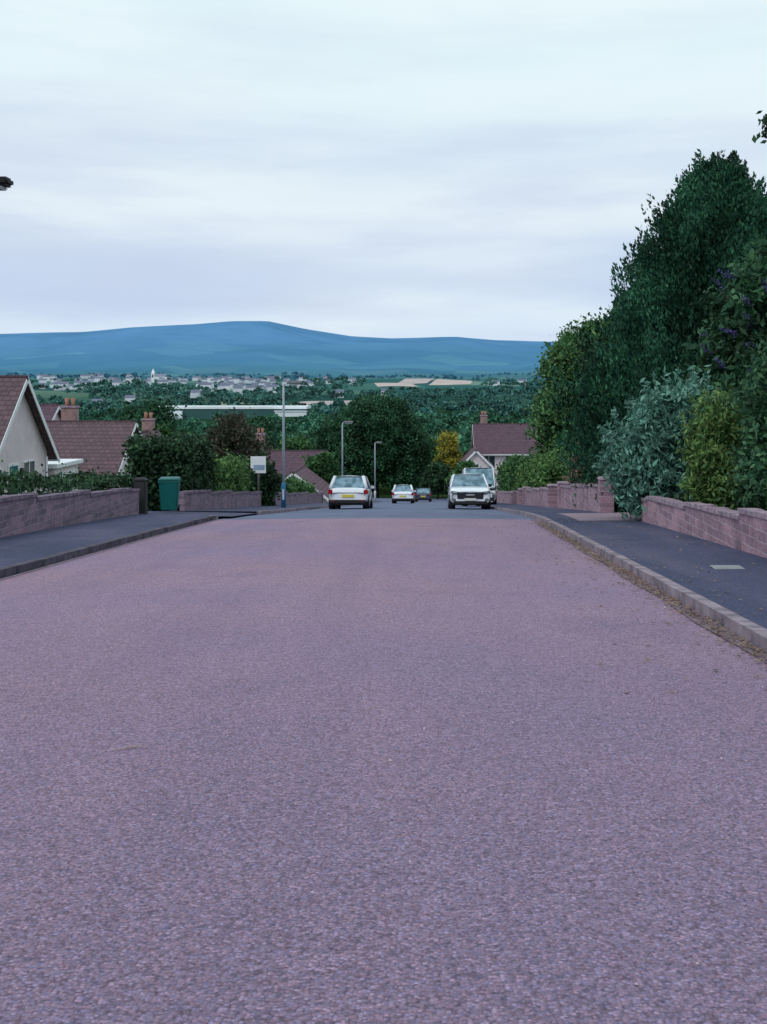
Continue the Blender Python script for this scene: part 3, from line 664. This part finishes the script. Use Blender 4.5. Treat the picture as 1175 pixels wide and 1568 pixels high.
# ------------------------------------------------------------------ vehicles
def paint(name,c):
    m,nt,b=new_mat(name); setin(b,Roughness=.28,Metallic=0.0); b.inputs['Coat Weight'].default_value=.6; b.inputs['Coat Roughness'].default_value=.06
    v=coords(nt); f=noise(nt,v,4,5); nt.links.new(mixc(nt,ramp(nt,f,[(.4,0.),(.8,.2)]),c,tuple(x*.6 for x in c)),b.inputs['Base Color'])
    return m
p_white=paint('car_paint_white',(.80,.84,.92)); p_white2=paint('car_paint_silver_white',(.76,.79,.85)); p_blue=paint('car_paint_dark_blue',(.02,.04,.09))
cglass,ng,bgl=new_mat('car_glass'); v=coords(ng); f=noise(ng,v,3.0,3); ng.links.new(mixc(ng,ramp(ng,f,[(.4,0.),(.6,1.)]),(.08,.16,.21),(.24,.36,.44)),bgl.inputs['Base Color']); setin(bgl,Roughness=.05,Metallic=.6); bgl.inputs['Specular IOR Level'].default_value=.9
rubber=simple('rubber',(.015,.015,.017),None,10,.8); trim=simple('black_trim',(.02,.02,.024),None,10,.5); alloy=simple('alloy',(.5,.5,.53),None,10,.35,0,.6)
red=simple('tail_light',(.38,.02,.02),(.28,.01,.01),10,.2); clear=simple('head_light',(.5,.55,.6),(.25,.28,.32),12,.1,0,.3); plate_y=simple('plate_yellow',(.75,.6,.08),None,30,.5); plate_w=simple('plate_white',(.75,.75,.72),None,30,.5); chrome=simple('chrome',(.6,.6,.62),None,10,.15,0,.9)
def vehicle(name,x,y,rz,L,W,H,pm,kind='suv',rear=False):
    slope=math.atan(.1095)
    e=empty(name,(x,y,zr(y)+.03)); e.rotation_mode='XYZ'
    e.rotation_euler=(-slope if not rear else slope,0,rz)
    if kind=='van':
        st=[(-.5,.34,.84),(-.49,.42,.93),(-.45,.48,.97),(-.36,.52,1),(-.2,.53,1),(.2,.53,1),(.47,.53,1),(.5,.5,.97)]; belt=.50; gb=(-.34,.495); gt=(-.2,.49)
    elif kind=='hatch':
        st=[(-.5,.38,.84),(-.485,.47,.92),(-.44,.54,.97),(-.26,.61,1),(0,.63,1),(.3,.65,1),(.44,.64,.98),(.49,.6,.94),(.5,.48,.9)]; belt=.60; gb=(-.24,.47); gt=(-.06,.38)
    else:
        st=[(-.5,.46,.90),(-.485,.53,.95),(-.44,.57,.98),(-.25,.62,1),(0,.63,1),(.3,.64,1),(.44,.63,.98),(.49,.6,.94),(.5,.5,.9)]; belt=.60; gb=(-.23,.48); gt=(-.05,.40)
    zb=.24; V=[];F=[]
    for (yf,zf_,wf) in st:
        w=W/2*wf; zt_=zf_*H; yy_=yf*L
        half=[(.0,zb),(.86*w,zb),(.97*w,zb+.10),(w,zb+(zt_-zb)*.55),(.985*w,zt_-.12),(.93*w,zt_-.03),(.7*w,zt_+.005),(0,zt_+.02)]
        ring=half+[(-p[0],p[1]) for p in half[-2:0:-1]]
        for (a,c) in ring: V.append((a,yy_,c))
    k=14
    for j in range(len(st)-1):
        for i in range(k): F.append((j*k+i,j*k+(i+1)%k,(j+1)*k+(i+1)%k,(j+1)*k+i))
    F.append(tuple(range(k))); F.append(tuple((len(st)-1)*k+i for i in range(k))[::-1])
    o=mesh_obj('body',V,F,pm,e,True); md=o.modifiers.new('s','SUBSURF'); md.levels=1; md.render_levels=2
    z0=belt*H-.03; z1=H*.965; wb_=W/2*.93; wt=W/2*(.72 if kind!='van' else .84)
    b0,b1=gb[0]*L,gb[1]*L; t0,t1=gt[0]*L,gt[1]*L
    bm=bmesh.new(); pts=[(-wb_,b0,z0),(wb_,b0,z0),(wb_,b1,z0),(-wb_,b1,z0),(-wt,t0,z1),(wt,t0,z1),(wt,t1,z1),(-wt,t1,z1)]
    vs=[bm.verts.new(p) for p in pts]
    for f in ((3,2,1,0),(4,5,6,7),(0,1,5,4),(1,2,6,5),(2,3,7,6),(3,0,4,7)): bm.faces.new([vs[i] for i in f])
    bmesh.ops.bevel(bm,geom=bm.edges[:],offset=.05,segments=3,affect='EDGES'); me=bpy.data.meshes.new('windows'); bm.to_mesh(me); bm.free()
    me.materials.append(cglass); g_=bpy.data.objects.new('windows',me); COL.objects.link(g_); g_.parent=e
    nx,ny=8,8; V=[];F=[]
    for j in range(ny+1):
        for i in range(nx+1):
            a=-1+2*i/nx; c=j/ny; V.append((a*(wt+.01),t0-.03+(t1-t0+.08)*c,z1-.03+(H-z1+.03)*(1-abs(a)**2.5)*(1-.55*abs(2*c-1)**3)))
    for j in range(ny):
        for i in range(nx): q=j*(nx+1)+i; F.append((q,q+1,q+nx+2,q+nx+1))
    mesh_obj('roof',V,F,pm,e,True)
    def pil(nm,p,q,r,mm=None): tube(nm,[p,q],[r,r],mm or pm,e,6)
    for s in (-1,1):
        pil('a_pillar',(s*(wb_-.01),b0+.03,z0+.03),(s*(wt-.0),t0,z1-.01),.042)
        pil('c_pillar',(s*(wb_-.03),b1-.04,z0+.03),(s*(wt-.02),t1-.02,z1-.01),.085)
        pil('b_pillar',(s*(wb_-.0),(b0+b1)/2,z0+.03),(s*(wt),(t0+t1)/2,z1-.01),.035,trim)
        pil('roof_rail',(s*wt,t0,z1-.005),(s*wt,t1,z1-.005),.035)
        box('mirror',s*(W/2+.02)-.09,s*(W/2+.02)+.09,b0+.22,b0+.34,z0+.04,z0+.18,pm if kind!='suv' else trim,e,.03)
        for yf in (-.31,.30):
            yy_=yf*L
            tube('wheel_arch',[(s*(W/2-.28),yy_,.36),(s*(W/2-.012),yy_,.36)],[.40,.40],trim,e,24)
            tube('tyre',[(s*(W/2-.24),yy_,.32),(s*(W/2-.22),yy_,.32),(s*(W/2-.02),yy_,.32),(s*(W/2+.005),yy_,.32)],[.30,.325,.325,.30],rubber,e,24)
            tube('alloy_wheel',[(s*(W/2-.02),yy_,.32),(s*(W/2+.015),yy_,.32)],[.21,.19],alloy,e,10)
        box('door_handle',s*(W/2)-.012,s*(W/2)+.02,-.02*L,.02*L,belt*H-.16,belt*H-.12,trim,e,.005)
    if kind=='van':
        box('cargo_body',-W/2*.93,W/2*.93,-.1*L,.49*L,.5*H,.975*H,pm,e,.08)
    yf=-L/2-.04
    box('underbody',-W/2*.86,W/2*.86,-.47*L,.47*L,.17,.27,trim,e,.02)
    gw=.31 if kind=='suv' else .27
    box('front_grille',-W*gw,W*gw,yf-.012,yf+.2,H*.275,H*.44,trim,e,.03)
    box('grille_bar',-W*.10,W*.10,yf-.024,yf+.05,H*.37,H*.395,chrome,e,.004)
    box('lower_intake',-W*.40,W*.40,yf-.02,yf+.2,H*.13,H*.215,trim,e,.02)
    box('plate',-.26,.26,yf-.036,yf-.02,H*.225,H*.225+.11,plate_w,e,.003)
    for s in (-1,1):
        o=box('headlight',-.13,.13,-.06,.1,-.03,.04,clear,e,.02); o.location=(s*W*.375,yf+.045,H*.445); o.rotation_euler=(0,s*-.15,s*.25)
        o=box('headlight_surround',-.17,.19,-.04,.16,-.07,.065,trim,e,.03); o.location=(s*W*.375,yf+.055,H*.44); o.rotation_euler=(0,s*-.15,s*.25)
        box('fog_surround',s*W*.39-.09,s*W*.39+.09,yf+.02,yf+.2,H*.21,H*.29,trim,e,.02)
        box('fog_light',s*W*.39-.04,s*W*.39+.04,yf+.005,yf+.1,H*.235,H*.265,clear,e,.01)
    for s in (-.35,.35): tube('wiper',[(s,b0-.02,z0+.03),(s*.2-.1,b0+.14,z0+.12)],[.010,.006],trim,e,5)
    yb=L/2
    box('rear_bumper',-W*.46,W*.46,yb-.12,yb+.05,H*.16,H*.27,trim,e,.04)
    box('rear_plate',-.26,.26,yb+.0,yb+.035,H*.34,H*.34+.12,plate_y,e,.003)
    box('boot_handle',-.3,.3,yb-.03,yb+.02,H*.47,H*.49,chrome,e,.005)
    for s in (-1,1):
        o=box('tail_light',-.10,.10,-.06,.05,-.10,.12,red,e,.03); o.location=(s*W*.435,yb-.04,H*.49); o.rotation_euler=(0,0,s*-.3)
        box('reflector',s*W*.36-.08,s*W*.36+.08,yb+.05,yb+.06,H*.23,H*.25,red,e,.003)
    return e
vehicle('parked_car',-3.74,48.2,math.pi,4.1,1.8,1.5,p_white2,'hatch',True)
vehicle('parked_suv',1.67,48.3,0,4.4,1.86,1.62,p_white,'suv')
vehicle('parked_van',3.0-.25,62.5,.0,5.0,1.95,2.3,p_white2,'van')
vehicle('small_car',-2.33,84,math.pi,3.9,1.75,1.5,p_white,'hatch',True)
vehicle('small_car',-.95,108,math.pi,3.9,1.7,1.45,p_blue,'hatch',True)

# ------------------------------------------------------------------ sky and light
w=bpy.data.worlds.new('World'); scene.world=w; w.use_nodes=True; nt=w.node_tree
for n_ in list(nt.nodes): nt.nodes.remove(n_)
out=N(nt,'ShaderNodeOutputWorld'); sky=N(nt,'ShaderNodeTexSky',sky_type='NISHITA'); sky.sun_disc=False
EL,AZ=math.radians(48),math.radians(215)
sky.sun_elevation=EL; sky.sun_rotation=AZ; sky.air_density=1.5; sky.dust_density=3
bg1=N(nt,'ShaderNodeBackground'); bg1.inputs[1].default_value=.08; nt.links.new(sky.outputs[0],bg1.inputs[0])
tc=N(nt,'ShaderNodeTexCoord'); sp=N(nt,'ShaderNodeSeparateXYZ'); nt.links.new(tc.outputs['Generated'],sp.inputs[0])
def wmap(scale,loc=(0,0,0),rot=(0,0,0)):
    mp=N(nt,'ShaderNodeMapping'); mp.inputs['Scale'].default_value=scale; mp.inputs['Location'].default_value=loc; mp.inputs['Rotation'].default_value=rot
    nt.links.new(tc.outputs['Generated'],mp.inputs[0]); return mp.outputs[0]
wn=noise(nt,wmap((1.5,1.5,5)),1.6,5,.5)
ad=N(nt,'ShaderNodeMath',operation='MULTIPLY_ADD'); nt.links.new(wn,ad.inputs[0]); ad.inputs[1].default_value=.10; ad.inputs[2].default_value=-.05
el=N(nt,'ShaderNodeMath',operation='ADD'); nt.links.new(sp.outputs[2],el.inputs[0]); nt.links.new(ad.outputs[0],el.inputs[1])
elev=ramp(nt,el.outputs[0],[(0.,(.68,.80,.94)),(.055,(.66,.78,.93)),(.085,(.54,.66,.86)),(.125,(.60,.71,.88)),(.16,(.76,.86,.94)),(.21,(.68,.80,.91)),(.27,(.76,.90,.96)),(.36,(.78,.93,.975))])
f=noise(nt,wmap((1.8,1.8,9),(0,2,1),(0,.05,0)),1.7,6,.5)
cloud=mixc(nt,ramp(nt,f,[(.42,0.),(.66,.5)]),elev,(.84,.93,.97))
f2=noise(nt,wmap((2.0,2.0,13),(3,1,5),(0,-.04,0)),1.9,7,.55)
lowm=ramp(nt,sp.outputs[2],[(.05,.7),(.16,.6),(.30,.25)])
am=N(nt,'ShaderNodeMath',operation='MULTIPLY'); nt.links.new(ramp(nt,f2,[(.44,0.),(.68,1.)]),am.inputs[0]); nt.links.new(lowm,am.inputs[1])
cloud=mixc(nt,am.outputs[0],cloud,(.57,.66,.84))
bg2=N(nt,'ShaderNodeBackground'); bg2.inputs[1].default_value=1.02; nt.links.new(cloud,bg2.inputs[0])
mx=N(nt,'ShaderNodeMixShader'); mx.inputs[0].default_value=.97; nt.links.new(bg1.outputs[0],mx.inputs[1]); nt.links.new(bg2.outputs[0],mx.inputs[2]); nt.links.new(mx.outputs[0],out.inputs[0])
sl=bpy.data.lights.new('sun','SUN'); sl.energy=1.0; sl.angle=math.radians(20); sl.color=(1,.97,.94)
so=bpy.data.objects.new('sun',sl); COL.objects.link(so); so.rotation_euler=(math.radians(90)-EL,0,math.radians(-35))
scene.view_settings.view_transform='Standard'; scene.view_settings.look='None'; scene.view_settings.exposure=0
cd=bpy.data.cameras.new('camera'); cam=bpy.data.objects.new('camera',cd); COL.objects.link(cam); scene.camera=cam
cam.location=(0,0,EYE); cam.rotation_euler=(math.radians(90),0,0)
cd.sensor_fit='VERTICAL'; cd.sensor_height=36; cd.sensor_width=36; cd.lens=1600/1568*36; cd.shift_x=-75/1568; cd.shift_y=-199/1568; cd.clip_end=30000; cd.clip_start=.1
